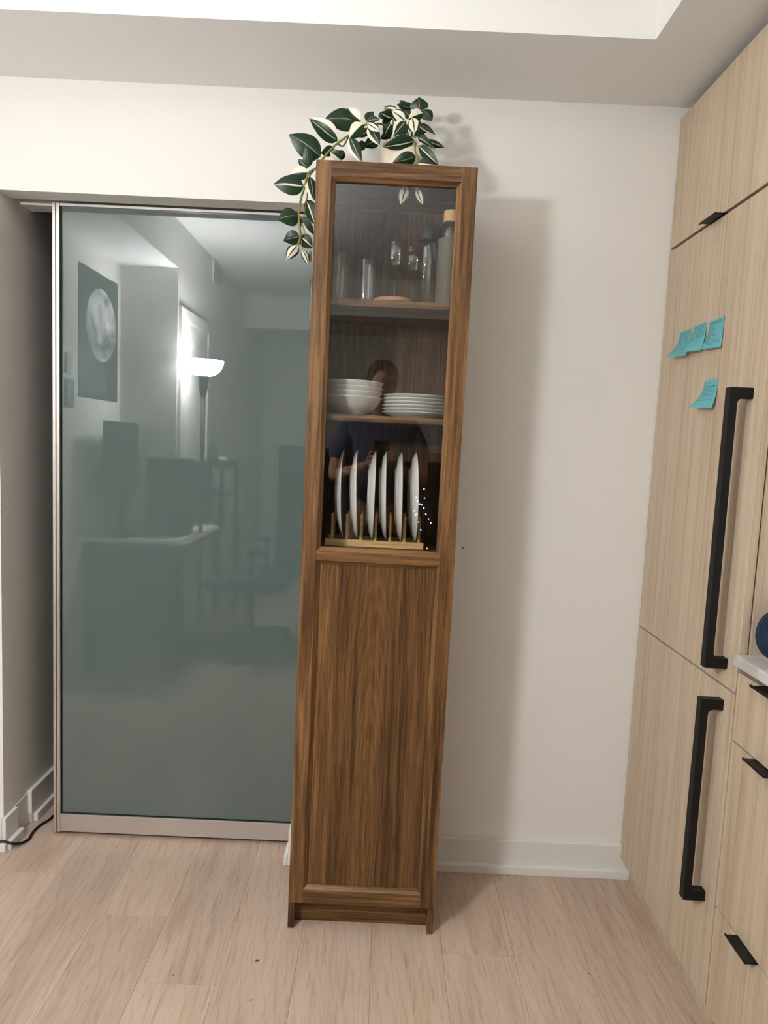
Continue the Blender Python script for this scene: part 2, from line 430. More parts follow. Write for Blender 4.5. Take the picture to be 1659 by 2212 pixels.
for k in range(6):
    mb = MB().lathe(plate_prof(.125, .0195), (0,0,0), 64)
    lab = 'white dinner plate standing upright in the bamboo rack, ' + ['first from the bowl side', 'second along from the bowl side', 'third along from the bowl side', 'third along from the empty rack corner', 'second along from the empty rack corner', 'last before the empty rack corner'][k]
    o = place(mb, 'dinner_plate', WHITE_CER, lab, 'plate', 'upright dinner plates in the rack', origin=(0,0,0), smooth=True)
    o.rotation_euler = (0, math.pi/2 - tl[k], .02*((k*7) % 3-1))
    o.location = (pegx[k+1]-.0085-tl[k]*.125-.0195, PY+.004, Z3+.1395)
def sit(o, r=.03):
    o.rotation_euler.y += .0042; o.location.z += -(o.location.x-CX)*.0042 + .0002
# glasses on the top shelf
def tumbler(loc, rt, rb, h, label):
    m = MB().lathe([(0, .0), (rb-.002, .0), (rb, .002), (rb+(rt-rb)*.4, h*.3), (rt, h-.001), (rt-.0012, h), (rt-.0022, h-.001), (rb+(rt-rb)*.4-.0022, h*.3), (rb-.003, .014), (0, .011)], (0,0,0), 24)
    o = place(m, 'tumbler', GLASS, label, 'glass', 'clear tumblers on the top shelf', origin=(0,0,0)); o.location = loc; sit(o)
xz = lx(1.75)
tumbler((xz-.140, -.225, Z1), .029, .025, .128, 'clear tall tumbler beside the hinge side of the glass door')
tumbler((xz-.066, -.225, Z1), .029, .0255, .112, 'clear shorter tumbler next to the wooden disc')
tumbler((xz-.135, -.125, Z1), .030, .026, .118, 'clear tumbler standing behind the tall tumbler at the cabinet side')
tumbler((xz-.060, -.120, Z1), .030, .026, .118, 'clear tumbler standing behind the shorter tumbler')
def wine(loc, R, h, label):
    b = h*.46
    P = [(0, 0), (.033, 0), (.034, .001), (.030, .0025), (.008, .005), (.0045, .012), (.0038, b*.5), (.0042, b*.9), (.010, b), (R*.62, b+.012), (R*.93, b+.034), (R, b+.05), (R*.93, h*.82), (R*.74, h), (R*.74-.001, h), (R*.93-.0012, h*.82), (R-.0013, b+.05), (R*.92, b+.035), (R*.6, b+.0145), (0, b+.004)]
    o = place(MB().lathe(P, (0,0,0), 40), 'wine_glass', GLASS, label, 'wine glass', 'stemmed wine glasses on the top shelf', origin=(0,0,0), smooth=True); o.location = loc; sit(o)
wine((xz+.008, -.163, Z1), .036, .195, 'clear stemmed wine glass behind the wooden disc')
wine((xz+.058, -.085, Z1), .042, .205, 'larger clear stemmed wine glass beside the dark capped bottle')
place(MB().lathe([(0,0), (.048,0), (.05,.002), (.05,.008), (.047,.011), (0,.012)], (xz+.005, -.252, Z1+.0003), 48), 'wooden_disc', CORK, 'flat round wooden disc lying in front of the wine glasses', 'coaster')
# clear bottle with dark cap
bt = thing('water_bottle', (xz+.094, -.162, Z1), 'clear glass water bottle with a dark grey looped cap', 'bottle')
bx, by = xz+.094, -.162
MB().lathe([(0,0), (.023,0), (.026,.003), (.026,.168), (.024,.178), (.017,.188), (.017,.196), (.0155,.196), (.0155,.188), (.022,.177), (.0235,.168), (.0235,.008), (0,.006)], (bx,by,Z1), 32).build('body', GLASS, bt, True)
GREYP = mat('dark_grey_silicone', lin(62,62,62), .55, spec=.3)
MB().lathe([(0,.190), (.0205,.190), (.021,.192), (.021,.216), (.019,.219), (0,.220)], (bx,by,Z1), 32).build('cap', GREYP, bt, 'auto')
MB().tube([(bx+.019*math.cos(a), by, Z1+.214+.030*math.sin(a)) for a in [math.pi*i/14 for i in range(15)]], .0022, 8).build('loop', GREYP, bt, True)
# taupe bottle with a bamboo cap
b2 = thing('sleeved_bottle', (xz+.147, -.235, Z1), 'glass bottle with a taupe sleeve and bamboo cap', 'bottle')
bx, by = xz+.147, -.235
SLV = mat('taupe_sleeve', lin(112,104,92), .6, spec=.2)
MB().lathe([(.0, 0), (.029,0), (.0315,.003), (.0315,.172), (.030,.173), (.030,.172), (.030,.004), (0,.003)], (bx,by,Z1), 40).build('sleeve', SLV, b2, 'auto')
MB().lathe([(.0295,.150), (.0295,.185), (.027,.200), (.0185,.214), (.018,.222), (.0165,.222), (.0165,.214), (.025,.199), (.0275,.184), (.0275,.150)], (bx,by,Z1), 40).build('neck', GLASS, b2, True)
MB().lathe([(0,.216), (.0185,.216), (.019,.2165), (.019,.243), (.0175,.2445), (0,.2445)], (bx,by,Z1), 40).build('cap', BAMBOO_CAP, b2, 'auto')
MB().lathe([(0,.212), (.0186,.212), (.0186,.2158), (0,.2158)], (bx,by,Z1), 40).build('cap_seal', GREYP, b2, 'auto')
# leaning grey tool and puck under the top
GT = mat('grey_tool_plastic', lin(66,66,68), .4, spec=.4); CHR = mat('chrome', (.8,.8,.8,1), .15, 1)
ft = thing('hand_blender', (xz+.15, -.085, Z1), 'dark grey stick shaped kitchen tool leaning behind the bottles', 'kitchen tool')
a0, a1 = Vector((xz+.160, -.062, Z1+.006)), Vector((xz+.110, -.058, Z1+.262))
MB().tube([a0, a0.lerp(a1, .55), a0.lerp(a1, .6)], [.012, .012, .017], 20).build('shaft', CHR, ft, 'auto')
MB().tube([a0.lerp(a1, .6), a0.lerp(a1, .64), a0.lerp(a1, .97), a1], [.018, .021, .021, .015], 24).build('handle', GT, ft, 'auto')
MB().tube([a0.lerp(a1,.62)+Vector((-.0205,-.006,0)), a0.lerp(a1,.95)+Vector((-.0205,-.006,0))], .003, 8).build('trim_strip', CHR, ft, True)
tag(MB().lathe([(0,0), (.022,0), (.026,.004), (.026,.016), (0,.016)], (xz+.118, -.215, 1.9855), 32).build('puck_light', GREYP, smooth='auto'), 'small dark round puck fixed under the cabinet top', 'puck light')

# ------------------------------------------------------------------ plant
def leaf_mat(name, kind):
    m = mat(name, (.02,.07,.03,1), .38, spec=.4); t = NT(m)
    uv = t.n('ShaderNodeUVMap', uv_map='UVMap').outputs[0]
    sp = t.n('ShaderNodeSeparateXYZ'); t.l(uv, sp.inputs[0])
    nz = t.noise(t.mapping(uv, (3, 1.2, 1)), 2.2, 2)
    u = t.math('ADD', sp.outputs[0], t.math('MULTIPLY', t.math('SUBTRACT', nz, .5), .10))
    G = lin(17,38,25); G2 = lin(34,62,32); WH = lin(232,224,200); PG = lin(150,172,128)
    gr = t.ramp(t.noise(t.mapping(uv, (14, .8, 1)), 2, 2), [(.35, G), (.7, G2)])
    st = {'dark': [(0, 0), (.47, 0), (.49, .35), (.51, .35), (.53, 0), (1, 0)],
          'mid': [(0, 0), (.40, 0), (.44, .9), (.50, .9), (.53, 0), (1, 0)],
          'edge': [(0, 0), (.42, 0), (.44, .6), (.48, .6), (.5, 0), (.74, 0), (.78, 1), (1, 1)],
          'half': [(0, 0), (.30, 0), (.50, 0), (.54, 1), (.8, 1), (.84, 1), (1, 1)],
          'stripe': [(0, .0), (.14, .0), (.18, 1), (.42, 1), (.46, 0), (.54, 0), (.58, 1), (.84, 1), (.88, 0), (1, 0)]}[kind]
    f = t.ramp(u, [(q, (c, c, c, 1)) for q, c in st])
    col = t.mix(f, gr, WH)
    t.l(col, t.p.inputs['Base Color']); return m
LM = {k: leaf_mat('leaf_'+k, k) for k in ('dark', 'mid', 'edge', 'half', 'stripe')}
STEM = mat('olive_stem', lin(128,122,62), .6, spec=.2)
plant = thing('trailing_plant', (lx(2.02)+.03, -.175, 2.0205), 'variegated trailing plant in a cream pot on top of the walnut bookcase', 'plant')
px, py, pz = lx(2.02)+.026, -.175, 2.0205
MB().lathe([(0,0), (.052,0), (.056,.003), (.066,.045), (.071,.088), (.072,.097), (.070,.099), (.066,.096), (.064,.08), (0,.078)], (px,py,pz), 48).build('pot', POT, plant, 'auto')
SOIL = mat('dark_soil', lin(52,40,30), .9)
MB().lathe([(0,.086), (.0635,.084)], (px,py,pz), 32).build('soil', SOIL, plant, True)
def c1(x, y): return 560+x*.30139, 180+y*.30139
LEAVES = [  # base, tip, width (same picture units), pattern, distance
 ((440,525),(210,365),150,'dark',-.235), ((562,412),(355,248),120,'edge',-.245), ((705,275),(460,262),140,'dark',-.215), ((615,195),(525,212),34,'edge',-.20),
 ((722,264),(633,172),78,'half',-.235), ((744,292),(646,394),92,'half',-.25), ((765,272),(822,203),66,'dark',-.22), ((780,272),(868,262),52,'edge',-.235),
 ((775,285),(878,345),58,'stripe',-.25), ((785,302),(865,447),78,'edge',-.24), ((790,325),(716,390),46,'mid',-.21), ((862,400),(745,452),76,'dark',-.19),
 ((650,388),(735,566),78,'edge',-.245), ((762,425),(703,482),56,'dark',-.2), ((540,478),(440,502),66,'dark',-.205), ((510,490),(592,556),66,'half',-.25),
 ((606,485),(558,556),56,'dark',-.21), ((352,602),(333,445),66,'dark',-.255), ((350,604),(276,540),72,'edge',-.25), ((350,640),(214,656),84,'half',-.25),
 ((320,738),(100,722),128,'mid',-.25), ((362,668),(392,848),80,'edge',-.24), ((335,836),(398,1012),92,'mid',-.235), ((282,950),(134,976),122,'dark',-.25),
 ((308,990),(392,1092),80,'half',-.24), ((292,1098),(172,1130),92,'dark',-.25), ((290,1100),(386,1180),86,'mid',-.24), ((276,1160),(192,1268),74,'stripe',-.25),
 ((308,1192),(353,1306),52,'stripe',-.245), ((300,1032),(308,966),38,'half',-.235),
 ((1150,192),(1146,98),118,'dark',-.165), ((1166,190),(1240,270),82,'dark',-.18), ((1102,172),(984,150),54,'dark',-.15), ((986,182),(893,165),46,'edge',-.17),
 ((1002,228),(892,180),56,'edge',-.20), ((1042,266),(948,196),82,'stripe',-.235), ((1172,215),(1066,258),72,'half',-.235), ((1096,246),(1112,362),90,'stripe',-.25),
 ((1046,268),(960,374),88,'edge',-.245), ((962,250),(872,212),80,'mid',-.20), ((942,284),(898,372),64,'mid',-.21), ((1140,290),(1266,373),40,'edge',-.20),
 ((1108,378),(1260,474),58,'edge',-.24), ((1112,412),(884,456),92,'mid',-.255), ((1190,414),(1330,459),46,'mid',-.19), ((1122,526),(956,566),88,'dark',-.262),
 ((1143,450),(1289,588),78,'mid',-.262), ((1138,572),(1288,588),70,'half',-.268), ((1040,196),(1090,262),52,'dark',-.17), ((960,330),(866,398),62,'dark',-.19),
 ((1112,352),(1204,402),50,'dark',-.19), ((1000,320),(1050,392),66,'dark',-.20), ((900,330),(940,400),50,'dark',-.19), ((1060,300),(1000,352),60,'dark',-.20),
 ((1060,180),(1006,120),50,'dark',-.12), ((940,240),(880,300),56,'dark',-.15), ((1130,330),(1210,345),44,'dark',-.15), ((860,250),(905,195),44,'dark',-.17)]
def leaf_mesh(base, tip, w, seed):
    rnd = random.Random(seed)
    ax = tip-base; L = ax.length; a = ax/L
    nrm = (CAM-base); nrm = (nrm-a*nrm.dot(a)).normalized()
    nrm = Matrix.Rotation(rnd.uniform(-.45, .45), 3, a) @ nrm
    side = a.cross(nrm)
    mb = MB(); mb.uv = []
    NL, NW = 10, 6
    sweep = rnd.uniform(-.05, .05)
    for i in range(NL+1):
        q = i/NL
        hw = .5*w*((math.sin(math.pi*min(1, q**.72))**.85) if 0 < q < 1 else 0)*1.02
        if i == 0: hw = w*.02
        if q > .8: hw *= 1-.25*(q-.8)/.2
        c = base + a*(L*q) + nrm*(.16*L*math.sin(math.pi*q)*.5) + side*(sweep*L*math.sin(math.pi*q))
        for j in range(NW+1):
            s = j/NW*2-1
            p = c + side*(hw*s) + nrm*(-.30*hw*abs(s)**1.3 + .0)
            mb.v.append(tuple(p)); mb.uv.append((j/NW, q))
    for i in range(NL):
        for j in range(NW):
            n = i*(NW+1)+j; mb.f.append((n, n+1, n+NW+2, n+NW+1))
    return mb
def add_leaf(base_c, tip_c, w, pat, Y, parent, seed, conv=c1):
    rnd = random.Random(seed+100)
    b = on_y(*conv(*base_c), Y); t = on_y(*conv(*tip_c), Y+rnd.uniform(-.02, .012))
    wm = w*.30139*(Y-CAM.y)/F*1.06
    ob = leaf_mesh(b, t, wm, seed).build('leaf', LM[pat], parent, True)
    return b
VINES = [([(1090,430,-.175),(1010,360,-.19),(900,300,-.21),(780,290,-.225),(690,345,-.235),(560,430,-.24),(455,540,-.245),(410,605,-.247),(352,645,-.25),(325,740,-.25),(292,860,-.25),(286,980,-.25),(296,1095,-.25),(276,1160,-.25)], .0028),
 ([(1100,430,-.19),(1120,415,-.235),(1116,480,-.262),(1136,535,-.265),(1130,590,-.267)], .0022), ([(1095,430,-.17),(1140,330,-.165),(1152,190,-.165)], .0024),
 ([(1080,430,-.18),(1060,340,-.22),(1045,268,-.24)], .0022), ([(1085,430,-.18),(1100,330,-.22),(1098,246,-.245)], .0024), ([(1000,430,-.18),(960,330,-.19),(962,250,-.2)], .0022),
 ([(640,385,-.235),(600,450,-.22),(560,430,-.24)], .002), ([(720,300,-.225),(700,230,-.21),(615,195,-.2)], .0018), ([(720,300,-.228),(722,262,-.235)], .0018), ([(780,290,-.225),(770,270,-.225)], .0018),
 ([(296,1095,-.25),(308,1192,-.245)], .0012), ([(410,600,-.247),(380,640,-.245),(362,668,-.24),(340,836,-.24)], .0018), ([(340,836,-.24),(318,960,-.24),(305,1000,-.24)], .0015), ([(1100,400,-.18),(1150,300,-.19),(1142,290,-.2)], .0018), ([(1100,420,-.18),(1150,410,-.185),(1190,414,-.19)], .0018)]
for pts, r in VINES:
    P = [on_y(*c1(x, y), Y) for x, y, Y in pts]
    Q = []
    for i in range(len(P)-1):
        p0, p1, p2, p3 = P[max(i-1,0)], P[i], P[i+1], P[min(i+2,len(P)-1)]
        for k in range(4):
            s = k/4
            Q.append(.5*((2*p1)+(p2-p0)*s+(2*p0-5*p1+4*p2-p3)*s*s+(3*p1-p0-3*p2+p3)*s**3))
    Q.append(P[-1])
    MB().tube(Q, r, 8).build('stem', STEM, plant, True)
for i, (b, t_, w, pat, Y) in enumerate(LEAVES): add_leaf(b, t_, w, pat, Y, plant, i)
# sprig hanging inside the cabinet under its top
sprig = thing('hanging_sprig', (lx(2)+.045, -.27, 1.93), 'two striped leaves hanging behind the glass below the cabinet top', 'leaf sprig')
for (b, t_, w, pat, sd) in (((1052,730),(1012,868),82,'stripe',901), ((1128,745),(1176,872),66,'stripe',902)):
    add_leaf(b, t_, w, pat, -.27, sprig, sd)
p0 = on_y(*c1(1090, 690), -.268)
p0.z = 2.001
MB().tube([p0, on_y(*c1(1056,728), -.27)], .0012, 6).build('stem', STEM, sprig, True)
MB().tube([p0, on_y(*c1(1126,745), -.27)], .0012, 6).build('stem', STEM, sprig, True)

# ------------------------------------------------------------------ kitchen run
KP, KB = 2.306, .062
YE = -.588
GAP = -.0035
def tab_pull(y, z, parent, up):
    m = MB(); w = .042
    m.box(XK-.024, XK+.012, y-w, y+w, z-.0012, z+.0012)
    m.box(XK-.026, XK-.0235, y-w, y+w, z-(.004 if up else .0012), z+(.0012 if up else .004))
    m.build('tab_pull', BLACK, parent, bevel=.0004)
def front(name, y0, y1, z0, z1, root, bev=.0012):
    return B(XK, XK+.0195, y0, y1, z0, z1).build(name, LW, root, bevel=bev)
def bar_handle(z0, z1, parent):
    xo, xi, y0, y1 = XK-.052, XK, -.546, -.523
    t, hp, r = .018, .024, .012
    poly = [(xo, z0), (xi, z0), (xi, z0+hp)]
    poly += [(xo+t+r-r*math.sin(a), z0+hp+r-r*math.cos(a)) for a in [math.pi/2*i/6 for i in range(7)]]
    poly += [(xo+t+r-r*math.cos(a), z1-hp-r+r*math.sin(a)) for a in [math.pi/2*i/6 for i in range(7)]]
    poly += [(xi, z1-hp), (xi, z1), (xo, z1)]
    MB().prism(poly, y0, y1, 'y').build('bar_handle', BLACK, parent, bevel=.0008)
uc = thing('wall_cabinet', (1.14, -.3, 1.94), 'pale wood wall cabinet above the panelled refrigerator', 'cabinet')
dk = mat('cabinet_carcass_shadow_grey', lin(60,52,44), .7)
B(XK+.023, XR-.002, YE+.006, GAP-.003, 1.9445, KP).build('body', LW, uc)
dr = front('door', YE, GAP, 1.9425, KP, uc); tab_pull(-.290, 1.9385, dr, True)
rf = thing('refrigerator', (1.14, -.3, .0), 'panelled refrigerator with pale wood doors and black bar handles', 'refrigerator')
B(XK+.0235, XR-.002, YE-.003, GAP-.003, .0, 1.934).build('body', LW, rf)
fd = front('refrigerator_door', YE, GAP, .8185, 1.9345, rf); bar_handle(.860, 1.498, fd)
zd = front('freezer_door', YE, GAP, KB, .8145, rf); bar_handle(.293, .786, zd)
def drawers(name, y0, y1, label):
    rt = thing(name, (1.14, (y0+y1)/2, 0), label, 'drawer cabinet', 'drawer cabinets under the worktop')
    B(XK+.024, XR-.002, y0+.001, y1-.001, .0605, .8845).build('body', LW, rt)
    B(XK+.055, XK+.07, y0+.001, y1-.001, 0, .06).build('toe_kick', dk, rt)
    for z0, z1 in ((.7145, .869), (.3175, .7105), (KB, .3135)):
        f = front('drawer_front', y0+.0015, y1-.0015, z0, z1, rt); tab_pull((y0+y1)/2, z1+.0016, f, False)
drawers('drawer_cabinet', -.868, -.5925, 'narrow pale wood drawer cabinet next to the refrigerator, three black pulls')
drawers('drawer_cabinet', -1.47, -.8695, 'wide pale wood drawer cabinet further along the worktop, three black pulls')
QZ = mat('white_quartz', lin(206,202,198), .28, spec=.5)
t = NT(QZ); g = t.n('ShaderNodeNewGeometry').outputs['Position']
t.l(t.ramp(t.noise(g, 9, 5, .65, 1.2), [(.38, lin(186,182,178)), (.55, lin(212,208,204))]), t.p.inputs['Base Color'])
tag(B(XK-.012, XR-.002, -1.475, -.5922, .885, .909).build('worktop', QZ, bevel=.0015), 'light grey stone worktop beside the refrigerator', 'worktop')
struct('trim_3', B(XR-.011, XR-.0015, -1.475, -.5925, .9095, 1.45), QZ)

# blue quilted pot holder leaning in the corner of the worktop, white and black thing before it
NAVY = mat('navy_quilted_cloth', lin(42,72,108), .85, spec=.15)
t = NT(NAVY); g = t.n('ShaderNodeTexCoord').outputs['Object']
ch = t.n('ShaderNodeTexVoronoi'); ch.inputs['Scale'].default_value = 48; t.l(g, ch.inputs['Vector']); t.bump(ch.outputs[0], .8, .004)
t.l(t.ramp(t.noise(g, 260, 3), [(.3, lin(24,34,50)), (.65, lin(42,60,82))]), t.p.inputs['Base Color'])
mt = thing('pot_holder', (.905, -.640, .9092), 'round navy quilted pot holder leaning against the cabinet above the worktop', 'pot holder')
o = MB().lathe([(0, -.006), (.052, -.007), (.056, -.004), (.056, .004), (.052, .007), (0, .006)], (.894, -.625, .9092+.0575), 48, 'y').build('pad', NAVY, mt, True)
MB().tube([(.894+.0565*math.cos(a), -.625, .9667+.0565*math.sin(a)) for a in [2*math.pi*i/40 for i in range(41)]], .0055, 10, False).build('binding', mat('navy_binding', lin(20,36,58), .8), mt, True)
WPL = mat('white_plastic', lin(232,230,226), .3)
cp = thing('clip', (.90, -.668, .9092), 'white and black plastic clip lying on the worktop beside the pot holder', 'clip')
MB().tube([(.868,-.640,.9142), (.872,-.645,.9152), (.93,-.685,.9152), (.934,-.688,.9142)], [.003,.0055,.0055,.003], 12).build('white_bar', WPL, cp, True)
MB().tube([(.874,-.632,.925), (.90,-.645,.931), (.935,-.668,.928)], [.006,.0135,.012], 12).build('black_jaw', BLACK, cp, True)

# ------------------------------------------------------------------ sticky notes
TEAL = mat('turquoise_paper', lin(108,176,180), .75, spec=.15); INK = mat('black_ink', (.008,.012,.02,1), .6)
def sticky(y0, z, dl, dr_, label, lines, layer, indent, rotz=0, wd_=.074, hh=.076):
    root = thing('sticky_note', (XK, y0-wd_/2, z-hh), label, 'sticky note', 'turquoise sticky notes on the refrigerator door')
    def P(u, v, lift=0):       # u across (0 far side .. 1 near side), v down
        s = max(0, (v-.12)/.88)
        out = .0006 + layer*.0006 + (dl*(1-u)+dr_*u)*s**1.7
        zz = z - hh*v*(1-.12*(out/.035)) + rotz*(u-.5)*wd_
        return Vector((XK - out - lift, y0 - wd_*u, zz))
    mb = MB(); N = 12
    for i in range(N+1):
        for j in range(N+1): mb.v.append(tuple(P(j/N, i/N)))
    for i in range(N):
        for j in range(N):
            n = i*(N+1)+j; mb.f.append((n, n+1, n+N+2, n+N+1))
    o = mb.build('paper', TEAL, root, True)
    sm = o.modifiers.new('thick', 'SOLIDIFY'); sm.thickness = .0002
    rnd = random.Random(int(z*1000)+layer)
    ink = MB()
    for q, (u0, u1, v) in enumerate(lines):
        u = u0
        while u < u1:
            wl = rnd.uniform(.05, .14); e = min(u+wl, u1); n = max(4, int((e-u)/.008)); prev = None
            for k in range(n+1):
                uu = u+(e-u)*k/n; vv = v + rnd.uniform(-.020, .020) - .02*(uu-u0)
                a = P(uu, vv-.0075, .0004); b = P(uu, vv+.0075, .0004)
                if prev: ink.quad(prev[0], a, b, prev[1])
                prev = (a, b)
            u = e+rnd.uniform(.025, .05)
    ink.build('handwriting', INK, root)
sticky(-.126, 1.684, .034, .010, 'turquoise sticky note covered in ten rows of writing, nearest the wall', [(.1, .85, .07+.088*i) for i in range(10)], 0, 0)
sticky(-.214, 1.686, .028, .009, 'middle turquoise sticky note of the row of three, half covered in writing', [(.12, .9-.3*(i == 5), .08+.095*i) for i in range(6)], 1, 0)
sticky(-.306, 1.683, .020, .002, 'turquoise sticky note with an underlined heading and a bulleted list', [(.2, .85, .08), (.15, .9, .125)]+[(.08, u, .22+.078*i) for i, u in enumerate((.28, .55, .55, .4, .62, .38, .6, .95, .55))], 2, 0)
sticky(-.303, 1.534, .036, .012, 'turquoise sticky note alone beside the upper bar handle, strongly curled', [(.3, .5, .1)]+[(.1+.05*(i in (1, 4)), u, .22+.095*i) for i, u in enumerate((.95, .7, .97, .9, .45, .9))], 0, 0)

# ------------------------------------------------------------------ cord and crumbs on the floor
cpts = [(-1.60,-.0225,.0315), (-1.30,-.0225,.0315), (-1.17,-.0225,.0318), (-1.140,-.020,.0318), (-1.112,-.012,.0205), (-1.100,.018,.0062), (-1.092,.044,.0045), (-1.099,.078,.0045), (-1.097,.118,.0045), (-1.083,.160,.0045), (-1.078,.200,.0045), (-1.05,.30,.0045), (-.9,.42,.0045)]
P = [Vector(p) for p in cpts]; Q = []
for i in range(len(P)-1):
    p0, p1, p2, p3 = P[max(i-1,0)], P[i], P[i+1], P[min(i+2,len(P)-1)]
    for k in range(6):
        s = k/6; Q.append(.5*((2*p1)+(p2-p0)*s+(2*p0-5*p1+4*p2-p3)*s*s+(3*p1-p0-3*p2+p3)*s**3))
Q.append(P[-1])
tag(MB().tube(Q, .0042, 10).build('power_cord', mat('black_rubber', (.008,.008,.008,1), .5), smooth=True), 'thin black cord lying on the floor through the sliding door gap', 'cord')
for i, (x, y, r) in enumerate(((-.257,-.437,.0035), (-.249,-.561,.0018), (-.454,-.495,.0015), (.60,-.43,.0016))):
    tag(MB().tube([(x-r*1.5, y-r*.5, .0006+r*.5), (x, y, .0006+r*.6), (x+r*1.5, y+r*.6, .0006+r*.5)], [r*.3, r*.55, r*.3], 8).build('crumb', mat('dark_crumb', lin(38,28,20), .8), smooth=True), ['dark crumb on the floor in front of the bookcase, largest of the specks', 'small dark speck on the floor further out from the bookcase', 'tiny dark speck on the floor below the glass door', 'tiny dark speck on the floor near the refrigerator'][i], 'crumb', 'crumbs on the floor')

# ------------------------------------------------------------------ the room behind: floor lamp
lamp = thing('floor_lamp', LAMP, 'black torchiere floor lamp with a lit white bowl shade, beside the stepped wall', 'floor lamp')
L0 = LAMP
MB().lathe([(0,0), (.125,0), (.13,.004), (.13,.018), (.11,.026), (.02,.03), (0,.03)], tuple(L0), 40).build('base', BLACK, lamp, 'auto')
MB().tube([(L0.x,L0.y,.03), (L0.x,L0.y,1.60)], .0125, 16).build('pole', BLACK, lamp, True)
MB().lathe([(0,1.585), (.016,1.585), (.022,1.60), (.035,1.69), (.037,1.705), (.0,1.705)], tuple(L0), 32).build('shade_holder', BLACK, lamp, 'auto')
BOWL = mat('lit_opal_bowl', (.85,.84,.82,1), .4)
BOWL.node_tree.nodes['Principled BSDF'].inputs['Emission Color'].default_value = (.975, 1, 1.045, 1)
BOWL.node_tree.nodes['Principled BSDF'].inputs['Emission Strength'].default_value = BOWL_GLOW
MB().lathe([(.0,1.706), (.036,1.706), (.07,1.716), (.098,1.738), (.116,1.770), (.122,1.800)], tuple(L0), 48).build('bowl_shade', BOWL, lamp, True)
ld = bpy.data.lights.new('lamp_bulb_light', 'POINT'); ld.energy = LAMP_POWER; ld.color = (.975, 1, 1.045); ld.shadow_soft_size = .03
lo = bpy.data.objects.new('lamp_bulb_light', ld); COL.objects.link(lo); lo.parent = lamp; lo.location = (0, 0, 1.735)

# desk, monitor, shelf unit, chair
DESKW = mat('desk_grey_top', lin(150,146,138), .4); DKW = mat('dark_grey_cloth', lin(30,31,33), .8)
ds = thing('desk', (-1.36, -2.2, 0), 'long pale desk with dark legs along the left wall', 'desk')
B(X1+.005-.0, -1.06, -3.0, -1.48, .715, .74).build('desktop', DESKW, ds, bevel=.002)
B(X0+.005, X1+.005, -1.985, -1.48, .715, .74).build('desktop', DESKW, ds, bevel=.002)
for x, y in ((-1.59,-1.50), (-1.10,-1.50), (-1.25,-2.97), (-1.10,-2.97)): B(x-.02, x+.02, y-.02, y+.02, 0, .714).build('leg', BLACK, ds)
B(-1.60, -1.10, -1.505, -1.495, .14, .70).build('modesty_panel', mat('desk_panel_dark', lin(62,66,64), .6), ds)
PAPER = mat('paper_white', lin(205,202,195), .8)
tag(B(-1.42, -1.12, -1.80, -1.56, .7403, .7425).build('desk_mat', PAPER), 'pale flat mat lying on the desk end', 'desk mat')
tag(B(-1.22, -1.10, -2.45, -2.05, .7403, .7425).build('paper_sheet', PAPER), 'white sheet of paper on the desk by the stepped wall', 'paper')
mn = thing('monitor', (-1.50, -1.72, .7403), 'large dark computer monitor standing on the desk', 'monitor')
B(-1.58, -1.40, -1.80, -1.62, .7405, .752).build('foot', BLACK, mn); B(-1.52, -1.48, -1.73, -1.70, .752, 1.1).build('neck', BLACK, mn)
B(-1.53, -1.50, -1.97, -1.50, .98, 1.40).build('screen', BLACK, mn, bevel=.004)
tw = thing('computer_tower', (-1.27, -1.88, .7403), 'black computer tower at the inner corner of the desk', 'computer')
B(-1.38, -1.16, -1.975, -1.77, .7405, 1.20).build('case', BLACK, tw, bevel=.006); B(-1.37, -1.17, -1.7695, -1.766, .75, 1.19).build('front_grille', DKW, tw)
# black shelf unit on the desk
su = thing('desk_shelf', (-1.16, -2.55, .7403), 'black open two tier shelf standing on the desk', 'shelf')
for x in (-1.265, -1.07):
    for y in (-2.32, -2.78): B(x-.012, x+.012, y-.012, y+.012, .7405, 1.16).build('post', BLACK, su)
for z in (.93, 1.135): B(-1.277, -1.058, -2.795, -2.305, z, z+.035).build('tier', BLACK, su)
tag(MB().lathe([(0,0), (.03,0), (.034,.01), (.034,.09), (.018,.11), (.018,.13), (0,.13)], (-1.17,-2.45,1.1703), 24).build('jar', DKW, smooth='auto'), 'dark jar on the upper tier of the desk shelf', 'jar')
tag(MB().lathe([(0,0), (.028,0), (.034,.012), (.034,.018), (.03,.025), (0,.03)], (-1.13,-2.62,1.1703), 24).build('white_puck', PAPER, smooth='auto'), 'small white round dish on the upper tier of the desk shelf', 'dish')
# plush/photo card leaning, brush pot
tag(B(-1.275, -1.262, -2.10, -1.999, 1.2003-.46, 1.2003-.46+.24).build('photo_card', mat('pink_card', lin(160,120,108), .7), bevel=.003), 'pink photo card leaning on the stepped wall above the desk', 'card')
# office chair
oc = thing('office_chair', (-.80, -2.02, 0), 'dark office swivel chair with a five star base beside the desk', 'chair')
c0 = Vector((-.80, -2.02, 0))
for k in range(5):
    a = .35+2*math.pi*k/5
    e = c0+Vector((math.cos(a)*.32, math.sin(a)*.32, .075))
    MB().tube([c0+Vector((0,0,.115)), e], [.03, .016], 10).build('base_arm', BLACK, oc, True)
    ob = MB().lathe([(0,-.022), (.027,-.022), (.03,-.012), (.03,.012), (.027,.022), (0,.022)], (e.x, e.y, .0302), 18, 'y').build('castor', BLACK, oc, True)
MB().tube([(c0.x,c0.y,.09), (c0.x,c0.y,.40)], .026, 14).build('gas_column', BLACK, oc, True)
def rr_loop(cx, cy, hx, hy, z, r, n=6):
    L = []
    for sx, sy, a0 in ((1,1,0), (-1,1,90), (-1,-1,180), (1,-1,270)):
        for i in range(n+1):
            a = math.radians(a0+90*i/n); L.append((cx+sx*(hx-r)+r*math.cos(a), cy+sy*(hy-r)+r*math.sin(a), z))
    return L
